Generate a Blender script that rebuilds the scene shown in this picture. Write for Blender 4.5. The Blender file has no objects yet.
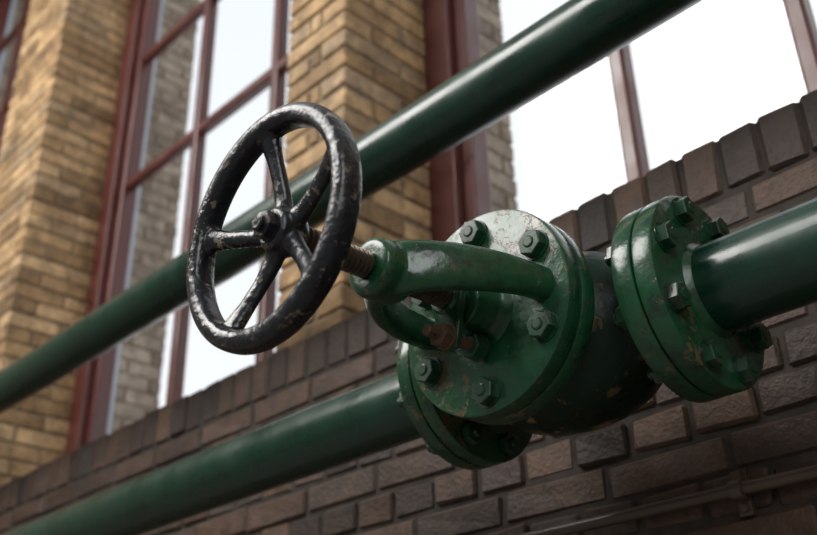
import bpy, bmesh, math, random
from mathutils import Vector, Matrix
random.seed(7)
GZ = 1.6   # camera height above floor; everything is modelled relative to the eye, then lifted
scene = bpy.context.scene
D = bpy.data

# ---------------------------------------------------------------- materials
def mat(name):
    m = D.materials.new(name); m.use_nodes = True
    nt = m.node_tree; b = nt.nodes["Principled BSDF"]
    return m, nt, b
def N(nt, t, **kw):
    n = nt.nodes.new(t)
    for k, v in kw.items():
        if k in n.inputs: n.inputs[k].default_value = v
        else: setattr(n, k, v)
    return n
def ramp(nt, fac, stops):
    r = nt.nodes.new("ShaderNodeValToRGB")
    e = r.color_ramp.elements
    while len(e) < len(stops): e.new(0.5)
    for i, (p, c) in enumerate(stops):
        e[i].position = p; e[i].color = (*c, 1) if len(c) == 3 else c
    nt.links.new(fac, r.inputs["Fac"]); return r
def mixc(nt, fac, a, b, mode='MIX'):
    m = nt.nodes.new("ShaderNodeMix"); m.data_type = 'RGBA'; m.blend_type = mode
    for s, v in ((0, fac), (6, a), (7, b)):
        if hasattr(v, "links"): nt.links.new(v, m.inputs[s])
        elif s == 0: m.inputs[0].default_value = v
        else: m.inputs[s].default_value = (*v, 1)
    return m.outputs[2]

def paint(name, col, col2, rough=0.28, chip=0.66, chipcol=(0.3, 0.24, 0.16), chipscale=60, bump=0.25, bscale=45, coat=0.3, grime=0.0, edge=0.0):
    m, nt, b = mat(name); L = nt.links.new
    tc = N(nt, "ShaderNodeTexCoord")
    n1 = N(nt, "ShaderNodeTexNoise", Scale=9.0, Detail=5.0); L(tc.outputs["Object"], n1.inputs["Vector"])
    n2 = N(nt, "ShaderNodeTexNoise", Scale=float(chipscale), Detail=6.0, Roughness=0.65); L(tc.outputs["Object"], n2.inputs["Vector"])
    n3 = N(nt, "ShaderNodeTexNoise", Scale=float(bscale), Detail=3.0, Roughness=0.5); L(tc.outputs["Object"], n3.inputs["Vector"])
    r1 = ramp(nt, n1.outputs["Fac"], [(0.3, col), (0.7, col2)])
    fac = n2.outputs["Fac"]
    if edge > 0:      # convex edges lose their paint first
        ge = N(nt, "ShaderNodeNewGeometry"); mr = N(nt, "ShaderNodeMapRange")
        mr.inputs[1].default_value = 0.51; mr.inputs[2].default_value = 0.60; mr.inputs[3].default_value = 0.0; mr.inputs[4].default_value = edge
        L(ge.outputs["Pointiness"], mr.inputs[0])
        ad = N(nt, "ShaderNodeMath"); ad.operation = 'ADD'; L(fac, ad.inputs[0]); L(mr.outputs[0], ad.inputs[1]); fac = ad.outputs[0]
    r2 = ramp(nt, fac, [(chip, (0, 0, 0)), (chip + 0.025, (1, 1, 1))])
    base = r1.outputs["Color"]
    if grime > 0:
        n4 = N(nt, "ShaderNodeTexNoise", Scale=26.0, Detail=8.0, Roughness=0.75); L(tc.outputs["Object"], n4.inputs["Vector"])
        r4 = ramp(nt, n4.outputs["Fac"], [(0.50, (0, 0, 0)), (0.64, (grime, grime, grime))])
        base = mixc(nt, r4.outputs["Color"], base, (0.007, 0.014, 0.009))
    n5 = N(nt, "ShaderNodeTexNoise", Scale=7.0, Detail=2.0); L(tc.outputs["Object"], n5.inputs["Vector"])
    r5 = ramp(nt, n5.outputs["Fac"], [(0.4, tuple(0.35 * q for q in chipcol)), (0.6, chipcol)])
    c = mixc(nt, r2.outputs["Color"], base, r5.outputs["Color"])
    L(c, b.inputs["Base Color"])
    rr = N(nt, "ShaderNodeMapRange"); rr.inputs[1].default_value = 0.3; rr.inputs[2].default_value = 0.7
    rr.inputs[3].default_value = rough * 0.7; rr.inputs[4].default_value = rough * 1.6
    L(n1.outputs["Fac"], rr.inputs[0]); L(rr.outputs[0], b.inputs["Roughness"])
    bp = N(nt, "ShaderNodeBump", Strength=bump, Distance=0.004); L(n3.outputs["Fac"], bp.inputs["Height"])
    bp2 = N(nt, "ShaderNodeBump", Strength=0.4, Distance=0.0015); bp2.invert = True
    L(r2.outputs["Color"], bp2.inputs["Height"]); L(bp.outputs[0], bp2.inputs["Normal"])
    L(bp2.outputs[0], b.inputs["Normal"])
    b.inputs["Coat Weight"].default_value = coat; b.inputs["Coat Roughness"].default_value = 0.12
    return m
M_green = paint("green_enamel", (0.006, 0.054, 0.021), (0.011, 0.082, 0.033), rough=0.28, chip=0.645, chipcol=(0.12, 0.095, 0.045), chipscale=48, bump=0.55, bscale=38, grime=0.8, edge=0.12, coat=0.3)
M_bolt = paint("green_bolt_paint", (0.005, 0.038, 0.016), (0.010, 0.064, 0.027), rough=0.3, chip=0.61, chipcol=(0.10, 0.06, 0.03), chipscale=90, bump=0.12, grime=0.8, coat=0.25)
M_pipe = paint("pipe_green", (0.003, 0.031, 0.018), (0.005, 0.042, 0.024), rough=0.27, chip=0.70, chipcol=(0.09, 0.09, 0.06), chipscale=70, bump=0.25, bscale=25, grime=0.5, coat=0.25)
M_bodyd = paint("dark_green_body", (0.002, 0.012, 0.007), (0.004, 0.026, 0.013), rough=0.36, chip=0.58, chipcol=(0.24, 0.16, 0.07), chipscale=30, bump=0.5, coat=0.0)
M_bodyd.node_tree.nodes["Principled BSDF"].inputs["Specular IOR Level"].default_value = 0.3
M_black = paint("black_chipped", (0.005, 0.006, 0.009), (0.011, 0.014, 0.021), rough=0.28, chip=0.60, chipcol=(0.28, 0.22, 0.16), chipscale=62, bump=0.8, bscale=70, coat=0.2)
M_rust = paint("rusty_brass", (0.06, 0.032, 0.018), (0.12, 0.070, 0.040), rough=0.5, chip=0.6, chipcol=(0.03, 0.03, 0.02), coat=0, bump=0.1)
M_steel = paint("stem_steel", (0.07, 0.055, 0.045), (0.16, 0.12, 0.09), rough=0.35, chip=0.62, chipcol=(0.02, 0.015, 0.012), coat=0)
M_steel.node_tree.nodes["Principled BSDF"].inputs["Metallic"].default_value = 0.7
M_red = paint("oxblood_paint", (0.072, 0.015, 0.012), (0.105, 0.023, 0.018), rough=0.38, chip=0.8, bump=0.1)
M_white = paint("pale_outer_trim", (0.45, 0.52, 0.6), (0.55, 0.6, 0.66), rough=0.5, chip=0.9, coat=0)
M_conduit = paint("brown_conduit", (0.045, 0.028, 0.019), (0.08, 0.050, 0.033), rough=0.35, chip=0.75, coat=0.2)

def brick_mat(name, stops, bumps=0.6, rough=0.75):
    m, nt, b = mat(name); L = nt.links.new
    at = N(nt, "ShaderNodeAttribute"); at.attribute_name = "rnd"
    tc = N(nt, "ShaderNodeTexCoord")
    r = ramp(nt, at.outputs["Fac"], stops)
    n1 = N(nt, "ShaderNodeTexNoise", Scale=22.0, Detail=7.0, Roughness=0.7); L(tc.outputs["Object"], n1.inputs["Vector"])
    n2 = N(nt, "ShaderNodeTexNoise", Scale=120.0, Detail=4.0, Roughness=0.6); L(tc.outputs["Object"], n2.inputs["Vector"])
    n3 = N(nt, "ShaderNodeTexNoise", Scale=5.0, Detail=4.0, Roughness=0.6); L(tc.outputs["Object"], n3.inputs["Vector"])
    r1 = ramp(nt, n1.outputs["Fac"], [(0.28, (0.38, 0.38, 0.38)), (0.72, (1.45, 1.38, 1.25))])
    r3 = ramp(nt, n3.outputs["Fac"], [(0.35, (0.68, 0.66, 0.64)), (0.65, (1.15, 1.15, 1.15))])
    c = mixc(nt, 0.9, r.outputs["Color"], r1.outputs["Color"], 'MULTIPLY')
    c = mixc(nt, 1.0, c, r3.outputs["Color"], 'MULTIPLY')
    L(c, b.inputs["Base Color"]); b.inputs["Roughness"].default_value = rough
    ad = N(nt, "ShaderNodeMath"); ad.operation = 'ADD'
    L(n1.outputs["Fac"], ad.inputs[0]); L(n2.outputs["Fac"], ad.inputs[1])
    bp = N(nt, "ShaderNodeBump", Strength=bumps, Distance=0.006); L(ad.outputs[0], bp.inputs["Height"])
    L(bp.outputs[0], b.inputs["Normal"])
    return m
M_dark = brick_mat("dark_brown_brick", [(0.0, (0.026, 0.015, 0.011)), (0.3, (0.054, 0.030, 0.020)), (0.6, (0.076, 0.042, 0.028)), (0.85, (0.102, 0.058, 0.037)), (1.0, (0.048, 0.038, 0.033))], rough=0.58, bumps=0.5)
M_tan = brick_mat("yellow_brick", [(0.0, (0.25, 0.160, 0.082)), (0.3, (0.43, 0.285, 0.150)), (0.6, (0.55, 0.375, 0.205)), (0.85, (0.66, 0.47, 0.275)), (1.0, (0.35, 0.26, 0.17))])
M_grey = brick_mat("grey_outer_brick", [(0.0, (0.22, 0.18, 0.15)), (0.5, (0.33, 0.28, 0.235)), (1.0, (0.42, 0.36, 0.31))])  # greyer brick tone for the outer half of the piers
def mortar_mat(name, c1, c2):
    m, nt, b = mat(name); L = nt.links.new
    tc = N(nt, "ShaderNodeTexCoord")
    n1 = N(nt, "ShaderNodeTexNoise", Scale=30.0, Detail=6.0); L(tc.outputs["Object"], n1.inputs["Vector"])
    r = ramp(nt, n1.outputs["Fac"], [(0.3, c1), (0.7, c2)]); L(r.outputs["Color"], b.inputs["Base Color"])
    b.inputs["Roughness"].default_value = 0.9
    bp = N(nt, "ShaderNodeBump", Strength=0.5, Distance=0.004); L(n1.outputs["Fac"], bp.inputs["Height"]); L(bp.outputs[0], b.inputs["Normal"])
    return m
M_mort_d = mortar_mat("mortar_dark", (0.022, 0.017, 0.014), (0.050, 0.040, 0.032))
M_mort_t = mortar_mat("mortar_tan", (0.18, 0.135, 0.09), (0.30, 0.235, 0.165))
M_plaster = mortar_mat("plaster", (0.30, 0.26, 0.20), (0.40, 0.35, 0.28))
M_concrete = mortar_mat("concrete_floor", (0.16, 0.15, 0.14), (0.26, 0.25, 0.23))
mg = D.materials.new("window_glass"); mg.use_nodes = True; nt = mg.node_tree; nt.nodes.clear()
o = nt.nodes.new("ShaderNodeOutputMaterial"); tr = nt.nodes.new("ShaderNodeBsdfTransparent"); gl = nt.nodes.new("ShaderNodeBsdfGlossy")
tr.inputs[0].default_value = (0.95, 0.97, 0.98, 1); gl.inputs["Roughness"].default_value = 0.03
mx = nt.nodes.new("ShaderNodeMixShader"); mx.inputs[0].default_value = 0.06
nt.links.new(tr.outputs[0], mx.inputs[1]); nt.links.new(gl.outputs[0], mx.inputs[2]); nt.links.new(mx.outputs[0], o.inputs[0])
M_glass = mg

# ---------------------------------------------------------------- mesh helpers
class MB:
    def __init__(s): s.v = []; s.f = []; s.r = []; s.m = []
    def add(s, vs, fs, rnd=0.0, mi=0):
        k = len(s.v); s.v += [tuple(p) for p in vs]; s.f += [tuple(i + k for i in f) for f in fs]
        s.r += [rnd] * len(vs); s.m += [mi] * len(fs)
    def box(s, x0, x1, y0, y1, z0, z1, mi=0, rnd=0.5):
        vs = [(x, y, z) for x in (x0, x1) for y in (y0, y1) for z in (z0, z1)]
        s.add(vs, [(0, 1, 3, 2), (4, 6, 7, 5), (0, 4, 5, 1), (2, 3, 7, 6), (0, 2, 6, 4), (1, 5, 7, 3)], rnd, mi)
    def brick(s, x0, x1, y0, y1, z0, z1, b=0.005, j=0.0018, mi=0):
        c = ((x0 + x1) / 2, (y0 + y1) / 2, (z0 + z1) / 2); h = ((x1 - x0) / 2, (y1 - y0) / 2, (z1 - z0) / 2)
        b = min(b, min(h) * 0.5)
        vs = []; idx = {}
        ox, oy, oz = [random.uniform(-j, j) for _ in range(3)]
        for sx in (-1, 1):
            for sy in (-1, 1):
                for sz in (-1, 1):
                    q = [random.uniform(-j, j) for _ in range(3)]
                    for a in range(3):
                        p = [sg * (h[i] - (0 if i == a else b)) for i, sg in enumerate((sx, sy, sz))]
                        idx[(sx, sy, sz, a)] = len(vs)
                        vs.append((c[0] + p[0] + q[0] + ox, c[1] + p[1] + q[1] + oy, c[2] + p[2] + q[2] + oz))
        fs = []
        S = (-1, 1)
        cyc = [(-1, -1), (1, -1), (1, 1), (-1, 1)]
        for a in range(3):
            for sg in S:
                f = []
                for (p, q) in cyc:
                    k = [0, 0, 0]; k[a] = sg; k[(a + 1) % 3] = p; k[(a + 2) % 3] = q
                    f.append(idx[(*k, a)])
                if sg < 0: f.reverse()
                fs.append(f)
        for a in range(3):
            b1, c1 = (a + 1) % 3, (a + 2) % 3
            for p in S:
                for q in S:
                    k0 = [0, 0, 0]; k0[a] = -1; k0[b1] = p; k0[c1] = q; k1 = list(k0); k1[a] = 1
                    f = [idx[(*k0, b1)], idx[(*k1, b1)], idx[(*k1, c1)], idx[(*k0, c1)]]
                    if p * q > 0: f.reverse()
                    fs.append(f)
        for sx in S:
            for sy in S:
                for sz in S:
                    f = [idx[(sx, sy, sz, a)] for a in range(3)]
                    if sx * sy * sz < 0: f.reverse()
                    fs.append(f)
        s.add(vs, fs, random.random(), mi)
    def lathe(s, prof, org, ax, up=None, n=64, mi=0, closed=False, phase=0.0):
        ax = Vector(ax).normalized(); org = Vector(org)
        u = Vector(up) if up else (Vector((0, 0, 1)) if abs(ax.z) < 0.9 else Vector((1, 0, 0)))
        u = (u - ax * u.dot(ax)).normalized(); w = ax.cross(u)
        vs = []; fs = []
        for i, (r, h) in enumerate(prof):
            for k in range(n):
                a = 2 * math.pi * k / n + phase
                rr = max(r, 1e-5)
                vs.append(org + ax * h + (u * math.cos(a) + w * math.sin(a)) * rr)
        m = len(prof)
        for i in range(m if closed else m - 1):
            j = (i + 1) % m
            for k in range(n):
                k2 = (k + 1) % n
                fs.append((i * n + k, i * n + k2, j * n + k2, j * n + k))
        if not closed:
            fs.append(tuple(reversed(range(n)))); fs.append(tuple((m - 1) * n + k for k in range(n)))
        s.add(vs, fs, 0.5, mi)
    def hexbolt(s, p, ax, r=0.0155, h=0.013, mi=0, rot=0.0, stud=0.0, sr=0.008):
        ax = Vector(ax).normalized()
        up = Vector((0, 0, 1)) if abs(ax.z) < 0.9 else Vector((1, 0, 0))
        up = Matrix.Rotation(rot, 3, ax) @ up
        s.lathe([(r * 1.12, 0), (r * 1.12, 0.002)], p, ax, up, n=20, mi=mi)
        s.lathe([(r, 0.002), (r, h - 0.0012), (r * 0.93, h), (r * 0.3, h + 0.0002)], p, ax, up, n=6, mi=mi)
        if stud > 0:
            s.lathe([(sr, h - 0.001), (sr, h + stud - 0.001), (sr * 0.75, h + stud)], p, ax, up, n=14, mi=mi)
    def sweep(s, pts, rad, fu, n=20, mi=0, power=2.0):
        vs = []; fs = []; P = [Vector(p) for p in pts]; fu = Vector(fu).normalized()
        for i, p in enumerate(P):
            t = (P[min(i + 1, len(P) - 1)] - P[max(i - 1, 0)]).normalized()
            u = (fu - t * fu.dot(t)).normalized(); w = t.cross(u)
            for k in range(n):
                a = 2 * math.pi * k / n; c, sn = math.cos(a), math.sin(a)
                cc = math.copysign(abs(c) ** (2 / power), c); ss = math.copysign(abs(sn) ** (2 / power), sn)
                vs.append(p + u * cc * rad[i][0] + w * ss * rad[i][1])
        m = len(P)
        for i in range(m - 1):
            for k in range(n):
                k2 = (k + 1) % n; fs.append((i * n + k, i * n + k2, (i + 1) * n + k2, (i + 1) * n + k))
        fs.append(tuple(reversed(range(n)))); fs.append(tuple((m - 1) * n + k for k in range(n)))
        s.add(vs, fs, 0.5, mi)
    def obj(s, name, mats, smooth=35, parent=None, fixn=True):
        me = D.meshes.new(name); me.from_pydata(s.v, [], s.f)
        for m in (mats if isinstance(mats, (list, tuple)) else [mats]): me.materials.append(m)
        me.polygons.foreach_set("material_index", s.m)
        at = me.attributes.new("rnd", 'FLOAT', 'POINT'); at.data.foreach_set("value", s.r)
        if fixn:
            bm = bmesh.new(); bm.from_mesh(me); bmesh.ops.recalc_face_normals(bm, faces=bm.faces); bm.to_mesh(me); bm.free()
        me.update()
        if smooth:
            me.polygons.foreach_set("use_smooth", [True] * len(me.polygons))
            me.set_sharp_from_angle(angle=math.radians(smooth))
        ob = D.objects.new(name, me); scene.collection.objects.link(ob)
        if parent: ob.parent = parent
        return ob
def empty(name, loc=(0, 0, 0)):
    e = D.objects.new(name, None); e.empty_display_size = 0.1; scene.collection.objects.link(e); return e
def crm(pts, sub=6):
    P = [Vector(p) for p in pts]; out = []
    for i in range(len(P) - 1):
        p0 = P[max(i - 1, 0)]; p1 = P[i]; p2 = P[i + 1]; p3 = P[min(i + 2, len(P) - 1)]
        for k in range(sub):
            t = k / sub
            out.append(0.5 * ((2 * p1) + (p2 - p0) * t + (2 * p0 - 5 * p1 + 4 * p2 - p3) * t * t + (3 * p1 - p0 - 3 * p2 + p3) * t ** 3))
    out.append(P[-1]); return out

# ---------------------------------------------------------------- constants (metres, relative to eye)
YP, ZP = 1.055, 0.548
YU, ZU = 1.121, 1.124
PR = 0.057
XV = -0.749
XL, XR = -7.0, 2.6
YW = 1.29; ZT = 0.929
YF = 1.35; YG = 1.66; YE = 2.06
ZTOP = 5.6

# ---------------------------------------------------------------- dark brick base wall
w = MB()
w.box(XL, XR, YW + 0.006, YE - 0.01, -GZ, ZT - 0.006, mi=1)
x = XL
while x < XR - 0.03:
    bw = 0.0705
    w.brick(x + 0.003, x + bw - 0.003, YW, YW + 0.21, ZT - 0.104, ZT, b=0.006, j=0.0022)
    x += bw
z = ZT - 0.110; row = 0
while z > -GZ + 0.03:
    h = 0.062; L = 0.215 if row % 2 == 0 else 0.1075
    x = XL - (0.054 if row % 2 else (0.1075 if row % 4 == 2 else 0.0))
    while x < XR:
        w.brick(max(x, XL) + 0.0038, min(x + L, XR) - 0.0038, YW, YW + 0.1, z - h + 0.0075, z, b=0.005, j=0.0024)
        x += L
    z -= h; row += 1
w.obj("wall_back", [M_dark, M_mort_d], smooth=0, fixn=False)

# ---------------------------------------------------------------- yellow brick piers
piers = [(-6.98, -5.90), (-4.12, -3.62), (-1.843, -1.585), (0.20, 0.70)]
ZPT = ZTOP - 0.31
def fill(a, b, L, off):
    out = []; x = a
    first = L * off if off else L
    while x < b - 0.002:
        e = x + first; first = L
        if b - e < 0.05: e = b
        out.append((x, min(e, b))); x = e
    return out
def pier(name, x0, x1):
    p = MB(); g = 0.0045; i = 0.008
    p.box(x0 + i, x1 - i, YF + i, YE - i, ZT + 0.004, ZPT, mi=1)
    z = ZT + 0.006; r = 0; h = 0.066; D1 = 0.105
    while z < ZPT - h:
        za, zb = z + g, z + h - g
        if r % 2 == 0:
            for a, b in fill(x0, x1, 0.215, 0): p.brick(a + (g if a > x0 else 0), b - (g if b < x1 else 0), YF, YF + D1 - g, za, zb, mi=0)
            ys = YF + D1
        else:
            for a, b in fill(x0 + D1, x1 - D1, 0.215, 0.5): p.brick(a + g, b - g, YF, YF + 0.1, za, zb, mi=0)
            ys = YF
        for a, b in fill(ys, YE, 0.215, 0):
            mi = 2 if (a + b) / 2 > YG + 0.1 else 0
            p.brick(x0, x0 + 0.1, a + (g if a > YF else 0), b - g, za, zb, mi=mi)
            p.brick(x1 - 0.1, x1, a + (g if a > YF else 0), b - g, za, zb, mi=mi)
        z += h; r += 1
    return p.obj(name, [M_tan, M_mort_t, M_grey], smooth=0, fixn=False)
for k, (a, b) in enumerate(piers): pier("brick_pier" if k == 0 else "brick_pier.%03d" % k, a, b)
w = MB(); w.box(0.705, XR, YF, YE, ZT + 0.004, ZTOP - 0.3); w.box(XL, XR, YF, YE, ZTOP - 0.3, ZTOP + 0.2)
w.obj("trim_1", M_plaster, smooth=0)

# ---------------------------------------------------------------- windows
def window(name, x0, x1, mull, bars=(0.955, 1.68, 2.40, 3.12, 3.84, 4.56)):
    e = empty(name)
    z0, z1 = ZT - 0.004, ZTOP - 0.3
    f = MB()
    fw = 0.10
    f.box(x0, x0 + fw, YG, YG + 0.09, z0, z1); f.box(x1 - fw, x1, YG, YG + 0.09, z0, z1)
    f.box(x0 + fw, x1 - fw, YG, YG + 0.09, z0, z0 + 0.05); f.box(x0 + fw, x1 - fw, YG, YG + 0.09, z1 - 0.08, z1)
    f.box(x0 + fw, x0 + fw + 0.04, YG + 0.03, YG + 0.10, z0 + 0.05, z1 - 0.08)
    f.box(x1 - fw - 0.04, x1 - fw, YG + 0.03, YG + 0.10, z0 + 0.05, z1 - 0.08)
    ob = f.obj("frame", M_red, smooth=0, parent=e)
    bv = ob.modifiers.new("b", 'BEVEL'); bv.width = 0.006; bv.segments = 2
    g = MB()
    for m in mull: g.box(m - 0.021, m + 0.021, YG + 0.035, YG + 0.085, z0 + 0.05, z1 - 0.08)
    for b in bars[1:]: g.box(x0 + fw + 0.04, x1 - fw - 0.04, YG + 0.038, YG + 0.082, b - 0.021, b + 0.021)
    ob = g.obj("glazing_bars", M_red, smooth=0, parent=e)
    bv = ob.modifiers.new("b", 'BEVEL'); bv.width = 0.008; bv.segments = 2
    t = MB(); t.box(x0 + 0.001, x0 + 0.05, YG + 0.10, YG + 0.16, z0, z1); t.box(x1 - 0.05, x1 - 0.001, YG + 0.10, YG + 0.16, z0, z1)
    t.obj("outer_trim", M_white, smooth=0, parent=e)
    q = MB(); y = YG + 0.07
    q.add([(x0 + 0.1, y, z0), (x1 - 0.1, y, z0), (x1 - 0.1, y, z1), (x0 + 0.1, y, z1)], [(0, 1, 2, 3)])
    q.obj("glass", M_glass, smooth=0, parent=e)
window("window_1", -5.90, -4.12, [-5.30, -4.72])
window("window_2", -3.62, -1.843, [-2.93, -2.40])
window("window_3", -1.585, 0.20, [-0.975, -0.540, -0.10])

# ---------------------------------------------------------------- room shell
f = MB(); f.box(XL - 0.2, XR + 0.2, -5.0, YE, -GZ - 0.1, -GZ); f.obj("floor", M_concrete, smooth=0)
f = MB(); f.box(XL - 0.2, XL, -5.0, YE, -GZ, ZTOP); f.obj("wall_left", M_plaster, smooth=0)
f = MB(); f.box(XR, XR + 0.2, -5.0, YE, -GZ, ZTOP); f.obj("wall_right", M_plaster, smooth=0)

# ---------------------------------------------------------------- pipes
p = MB(); p.lathe([(PR, XL), (PR, XR)], (0, YU, ZU), (1, 0, 0), n=72); p.obj("green_pipe", M_pipe)
p = MB(); p.lathe([(PR, XL), (PR, XV - 0.205)], (0, YP, ZP), (1, 0, 0), n=72)
p.lathe([(PR, XV + 0.21), (PR, XR)], (0, YP, ZP), (1, 0, 0), n=72)
p.obj("green_pipe.001", M_pipe)

p = MB(); yc = YW - 0.020; zc = 0.356
p.lathe([(0.0095, XL), (0.0095, XR)], (0, yc, zc), (1, 0, 0), n=20)
p.obj("conduit_pipe", M_conduit)
def clip(name, xc):
    p = MB()
    p.lathe([(0.0097, -0.009), (0.0145, -0.009), (0.0145, 0.009), (0.0097, 0.009)], (xc, yc, zc), (1, 0, 0), n=24, closed=True)
    p.box(xc - 0.010, xc + 0.010, yc + 0.0115, YW + 0.004, zc - 0.034, zc + 0.030)
    p.box(xc - 0.008, xc + 0.008, yc - 0.002, yc + 0.014, zc + 0.012, zc + 0.026)
    p.hexbolt((xc, yc + 0.012, zc - 0.024), (0, -1, 0), r=0.006, h=0.006)
    p.obj(name, M_conduit)
for k in range(5): clip("pipe_clip" if k == 0 else "pipe_clip.%03d" % k, -0.643 + (-1.2 * k if k < 4 else 1.2))

# ---------------------------------------------------------------- valve
valve = empty("globe_valve")
C = Vector((XV, YP, ZP))
def disc(R, t, rin=0.0, b=0.0035, h0=0.0):
    return [(rin, h0), (R - b, h0), (R - b * 0.3, h0 + b * 0.3), (R, h0 + b), (R, h0 + t - b), (R - b * 0.3, h0 + t - b * 0.3), (R - b, h0 + t), (rin, h0 + t)]
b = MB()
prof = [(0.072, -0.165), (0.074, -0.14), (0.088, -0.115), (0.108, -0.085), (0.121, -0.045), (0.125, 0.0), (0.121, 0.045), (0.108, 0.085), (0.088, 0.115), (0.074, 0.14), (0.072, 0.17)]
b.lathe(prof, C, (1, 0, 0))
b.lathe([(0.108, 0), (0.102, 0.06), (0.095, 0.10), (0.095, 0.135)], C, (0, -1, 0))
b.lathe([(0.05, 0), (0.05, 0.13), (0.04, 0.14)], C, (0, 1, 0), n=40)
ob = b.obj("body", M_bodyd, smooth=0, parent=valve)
def cast(ob, vox, it):
    r = ob.modifiers.new("r", 'REMESH'); r.mode = 'VOXEL'; r.voxel_size = vox; r.use_smooth_shade = True
    s = ob.modifiers.new("s", 'SMOOTH'); s.iterations = it; s.factor = 0.6
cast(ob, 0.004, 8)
fl = MB(); FR = 0.131
X1 = 0.167; TH = 0.029; XF = X1 + 2 * TH + 0.0015
fl.lathe(disc(FR, TH), (XV + X1, YP, ZP), (1, 0, 0), n=96)
fl.lathe(disc(FR, TH), (XV + X1 + TH + 0.0015, YP, ZP), (1, 0, 0), n=96)
fl.lathe([(0.1, 0.02), (0.1, 0.036)], (XV + X1, YP, ZP), (1, 0, 0), n=64)
fl.lathe(disc(FR, 0.0245), (XV - 0.162, YP, ZP), (-1, 0, 0), n=96)
fl.lathe(disc(FR, 0.0255), (XV - 0.188, YP, ZP), (-1, 0, 0), n=96)
fl.lathe([(0.1, 0.02), (0.1, 0.03)], (XV - 0.162, YP, ZP), (-1, 0, 0), n=64)
fl.lathe([(0.064, 0), (0.062, 0.003), (0.0575, 0.008)], (XV + XF, YP, ZP), (1, 0, 0), n=64)
fl.obj("line_flanges", M_green, parent=valve)
bl = MB()
for k in range(8):
    a = math.radians(22.5 + 45 * k); o = Vector((0, math.cos(a), math.sin(a))) * 0.1065
    bl.hexbolt((XV + XF, YP + o.y, ZP + o.z), (1, 0, 0), r=0.0175, h=0.015, rot=random.uniform(0, 1), stud=0.002)
    bl.hexbolt((XV + X1, YP + o.y, ZP + o.z), (-1, 0, 0), r=0.0165, h=0.014, rot=random.uniform(0, 1), stud=0.008)
    bl.hexbolt((XV - 0.2135, YP + o.y, ZP + o.z), (-1, 0, 0), r=0.0165, h=0.015, rot=random.uniform(0, 1), stud=0.012)
    bl.hexbolt((XV - 0.162, YP + o.y, ZP + o.z), (1, 0, 0), r=0.0165, h=0.014, rot=random.uniform(0, 1), stud=0.008)
bl.obj("line_flange_bolts", M_bolt, smooth=20, parent=valve)
YB = 0.875
bf = MB(); BR = 0.1395
bf.lathe(disc(BR, 0.026), (XV, YB, ZP), (0, 1, 0), n=96)
bf.lathe(disc(BR, 0.026), (XV, YB + 0.0278, ZP), (0, 1, 0), n=96)
bf.lathe([(0.11, 0.02), (0.11, 0.035)], (XV, YB, ZP), (0, 1, 0), n=64)
bf.obj("bonnet_flange", M_green, parent=valve)
bl = MB()
for k in range(6):
    a = math.radians(90 + 60 * k); dx, dz = math.cos(a) * 0.1115, math.sin(a) * 0.1115
    bl.hexbolt((XV + dx, YB, ZP + dz), (0, -1, 0), r=0.018, h=0.0155, rot=random.uniform(0, 1), stud=0.002)
    bl.hexbolt((XV + dx, YB + 0.0535, ZP + dz), (0, 1, 0), r=0.017, h=0.014, rot=random.uniform(0, 1), stud=0.01)
bl.obj("bonnet_bolts", M_bolt, smooth=20, parent=valve)
# yoke
y = MB()
y.lathe([(0.029, 0), (0.035, 0.003), (0.0375, 0.012), (0.038, 0.028), (0.036, 0.046), (0.028, 0.058)], (XV, 0.675, ZP), (0, 1, 0), n=48)
for sg in (1, -1):
    pts = [(0.012, 0.706), (0.032, 0.719), (0.052, 0.740), (0.070, 0.767), (0.084, 0.797), (0.094, 0.828), (0.0985, 0.856), (0.100, 0.886)]
    path = crm([(XV + sg * a, bb, ZP) for a, bb in pts], 5)
    n = len(path); rad = []
    for i in range(n):
        t = i / (n - 1)
        rad.append((0.037 - 0.015 * min(1, t * 1.1), 0.0165 - 0.002 * t + 0.006 * max(0, t - 0.8) / 0.2))
    y.sweep(path, rad, (0, 0, 1), power=2.3)
y.lathe([(0.060, 0), (0.054, 0.010), (0.040, 0.018), (0.034, 0.045), (0.034, 0.055)], (XV, 0.885, ZP), (0, -1, 0), n=48)
ob = y.obj("yoke", M_green, smooth=0, parent=valve); cast(ob, 0.0026, 5)
# gland
g = MB()
g.lathe([(0.024, 0), (0.024, 0.02), (0.021, 0.024)], (XV, 0.825, ZP), (0, -1, 0), n=40)
g.sweep([(XV, 0.812, ZP - 0.070), (XV, 0.812, ZP - 0.056), (XV, 0.812, ZP), (XV, 0.812, ZP + 0.056), (XV, 0.812, ZP + 0.070)],
        [(0.006, 0.010), (0.007, 0.016), (0.007, 0.028), (0.007, 0.016), (0.006, 0.010)], (0, 1, 0), power=3)
for s in (1, -1):
    g.lathe([(0.010, 0), (0.010, 0.020)], (XV, 0.875, ZP + s * 0.056), (0, -1, 0), n=18)
    g.hexbolt((XV, 0.862, ZP + s * 0.056), (0, -1, 0), r=0.0165, h=0.018, rot=0.3)
g.obj("gland", M_bolt, smooth=25, parent=valve)
g = MB()
for s in (1, -1):
    g.lathe([(0.0075, 0), (0.0075, 0.105), (0.005, 0.108)], (XV, 0.875, ZP + s * 0.056), (0, -1, 0), n=18)
    g.hexbolt((XV, 0.804, ZP + s * 0.056), (0, -1, 0), r=0.0155, h=0.017, rot=0.2)
g.obj("gland_bolts", M_rust, smooth=20, parent=valve)
s = MB(); prof = []; yy = 0.552; pitch = 0.0068
while yy < 0.80:
    prof += [(0.0130, yy), (0.0130, yy + pitch * 0.2), (0.0165, yy + pitch * 0.42), (0.0165, yy + pitch * 0.62), (0.0130, yy + pitch * 0.85)]
    yy += pitch
prof += [(0.0130, 0.80), (0.0130, 0.88)]
s.lathe(prof, (XV, 0, ZP), (0, 1, 0), n=32)
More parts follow.
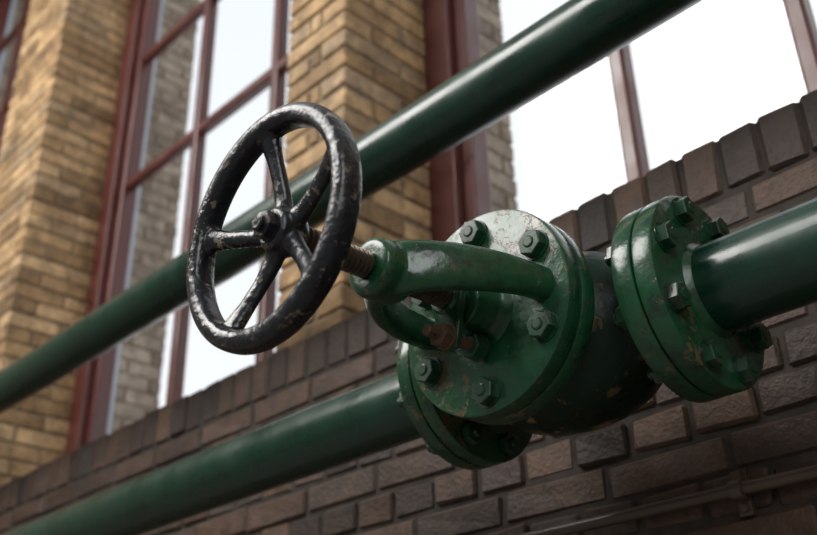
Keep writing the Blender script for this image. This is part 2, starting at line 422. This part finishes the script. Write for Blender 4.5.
s.obj("stem", M_steel, smooth=25, parent=valve)

# ---------------------------------------------------------------- handwheel
YH = 0.533; RW = 0.1280; YHUB = 0.554
wheel = empty("valve_handwheel")
h = MB()
n1, n2 = 96, 20; vs = []; fs = []
for i in range(n1):
    a = 2 * math.pi * i / n1
    for k in range(n2):
        bb = 2 * math.pi * k / n2; c, sn = math.cos(bb), math.sin(bb)
        c = math.copysign(abs(c) ** 0.8, c); sn = math.copysign(abs(sn) ** 0.8, sn)
        r = RW + 0.0128 * c
        vs.append((XV + r * math.cos(a), YH + 0.0160 * sn, ZP + r * math.sin(a)))
for i in range(n1):
    for k in range(n2):
        i2 = (i + 1) % n1; k2 = (k + 1) % n2
        fs.append((i * n2 + k, i2 * n2 + k, i2 * n2 + k2, i * n2 + k2))
h.add(vs, fs)
for k in range(5):
    a = math.radians(93 + 72 * k); d = Vector((math.cos(a), 0, math.sin(a))); tg = Vector((-math.sin(a), 0, math.cos(a)))
    path = [Vector((XV, yy, ZP)) + d * r for r, yy in ((0.006, YHUB), (0.020, YHUB), (0.036, YHUB + 0.001), (0.062, YHUB - 0.003), (0.09, YHUB - 0.010), (0.110, YHUB - 0.016), (0.127, YH))]
    h.sweep(path, [(0.014, 0.012), (0.0135, 0.0115), (0.0115, 0.0095), (0.0105, 0.008), (0.011, 0.008), (0.014, 0.009), (0.020, 0.0095)], tg, n=16)
h.lathe([(0.020, 0), (0.0245, 0.004), (0.0255, 0.02), (0.0245, 0.034), (0.021, 0.038)], (XV, YHUB - 0.019, ZP), (0, 1, 0), n=40)
ob = h.obj("rim_and_spokes", M_black, smooth=0, parent=wheel)
cast(ob, 0.0022, 4)
h = MB()
h.hexbolt((XV, YHUB - 0.018, ZP), (0, -1, 0), r=0.0165, h=0.013, stud=0.006, sr=0.0095, rot=0.2)
h.obj("hub_nut", M_black, smooth=20, parent=wheel)
Mt = Matrix.Translation(C) @ Matrix.Rotation(0.023, 4, 'X') @ Matrix.Translation(-C)
valve.matrix_world = Mt; wheel.matrix_world = Mt

# ---------------------------------------------------------------- camera from the photo's vanishing points
fpx = 983.0
Up = Vector((-47, 1851, -fpx)).normalized()
Hl = Vector((-1091, -550, -fpx)); Hl = (Hl - Up * Hl.dot(Up)).normalized()
X = -Hl; Z = Up; Y = Z.cross(X)
R = Matrix((X, Y, Z))
cam = D.cameras.new("camera"); co = D.objects.new("camera", cam); scene.collection.objects.link(co)
co.matrix_world = R.to_4x4()
cam.sensor_width = 36; cam.sensor_fit = 'HORIZONTAL'; cam.lens = fpx / 817 * 36; cam.clip_start = 0.02
cam.dof.use_dof = True; cam.dof.focus_distance = 1.17; cam.dof.aperture_fstop = 4.2
scene.camera = co

# ---------------------------------------------------------------- light
wd = D.worlds.new("sky"); scene.world = wd; wd.use_nodes = True; nt = wd.node_tree; L = nt.links.new
bg = nt.nodes["Background"]; tc = N(nt, "ShaderNodeTexCoord"); sp = N(nt, "ShaderNodeSeparateXYZ")
L(tc.outputs["Generated"], sp.inputs[0])
mr = N(nt, "ShaderNodeMapRange"); mr.inputs[1].default_value = -0.05; mr.inputs[2].default_value = 0.1
L(sp.outputs["Y"], mr.inputs[0])
nz = N(nt, "ShaderNodeTexNoise", Scale=1.6, Detail=3.0); L(tc.outputs["Generated"], nz.inputs["Vector"])
sk = ramp(nt, nz.outputs["Fac"], [(0.3, (0.90, 0.94, 1.0)), (0.6, (1.0, 1.0, 1.0))])
c = mixc(nt, mr.outputs[0], (0.20, 0.203, 0.207), sk.outputs["Color"])
L(c, bg.inputs["Color"]); bg.inputs["Strength"].default_value = 1.12
def area(name, loc, tgt, size, power, col):
    l = D.lights.new(name, 'AREA'); l.shape = 'RECTANGLE'; l.size, l.size_y = size; l.energy = power; l.color = col
    o = D.objects.new(name, l); scene.collection.objects.link(o); o.location = loc
    o.rotation_euler = (Vector(tgt) - Vector(loc)).to_track_quat('-Z', 'Y').to_euler(); return o
area("fill_area_left", (-3.2, -2.2, 4.2), (-1.5, 1.3, 0.9), (3.4, 2.2), 275, (1.0, 0.97, 0.93))  # unseen area light added behind the camera for general fill and highlights
area("fill_area_right", (2.2, -1.8, 2.0), (-0.7, 1.0, 0.5), (2.0, 2.4), 70, (0.95, 0.98, 1.0))  # unseen area light added to brighten the right-facing flange face

for ob in list(scene.objects):
    if ob.parent is None: ob.location.z += GZ
scene.view_settings.view_transform = 'Standard'
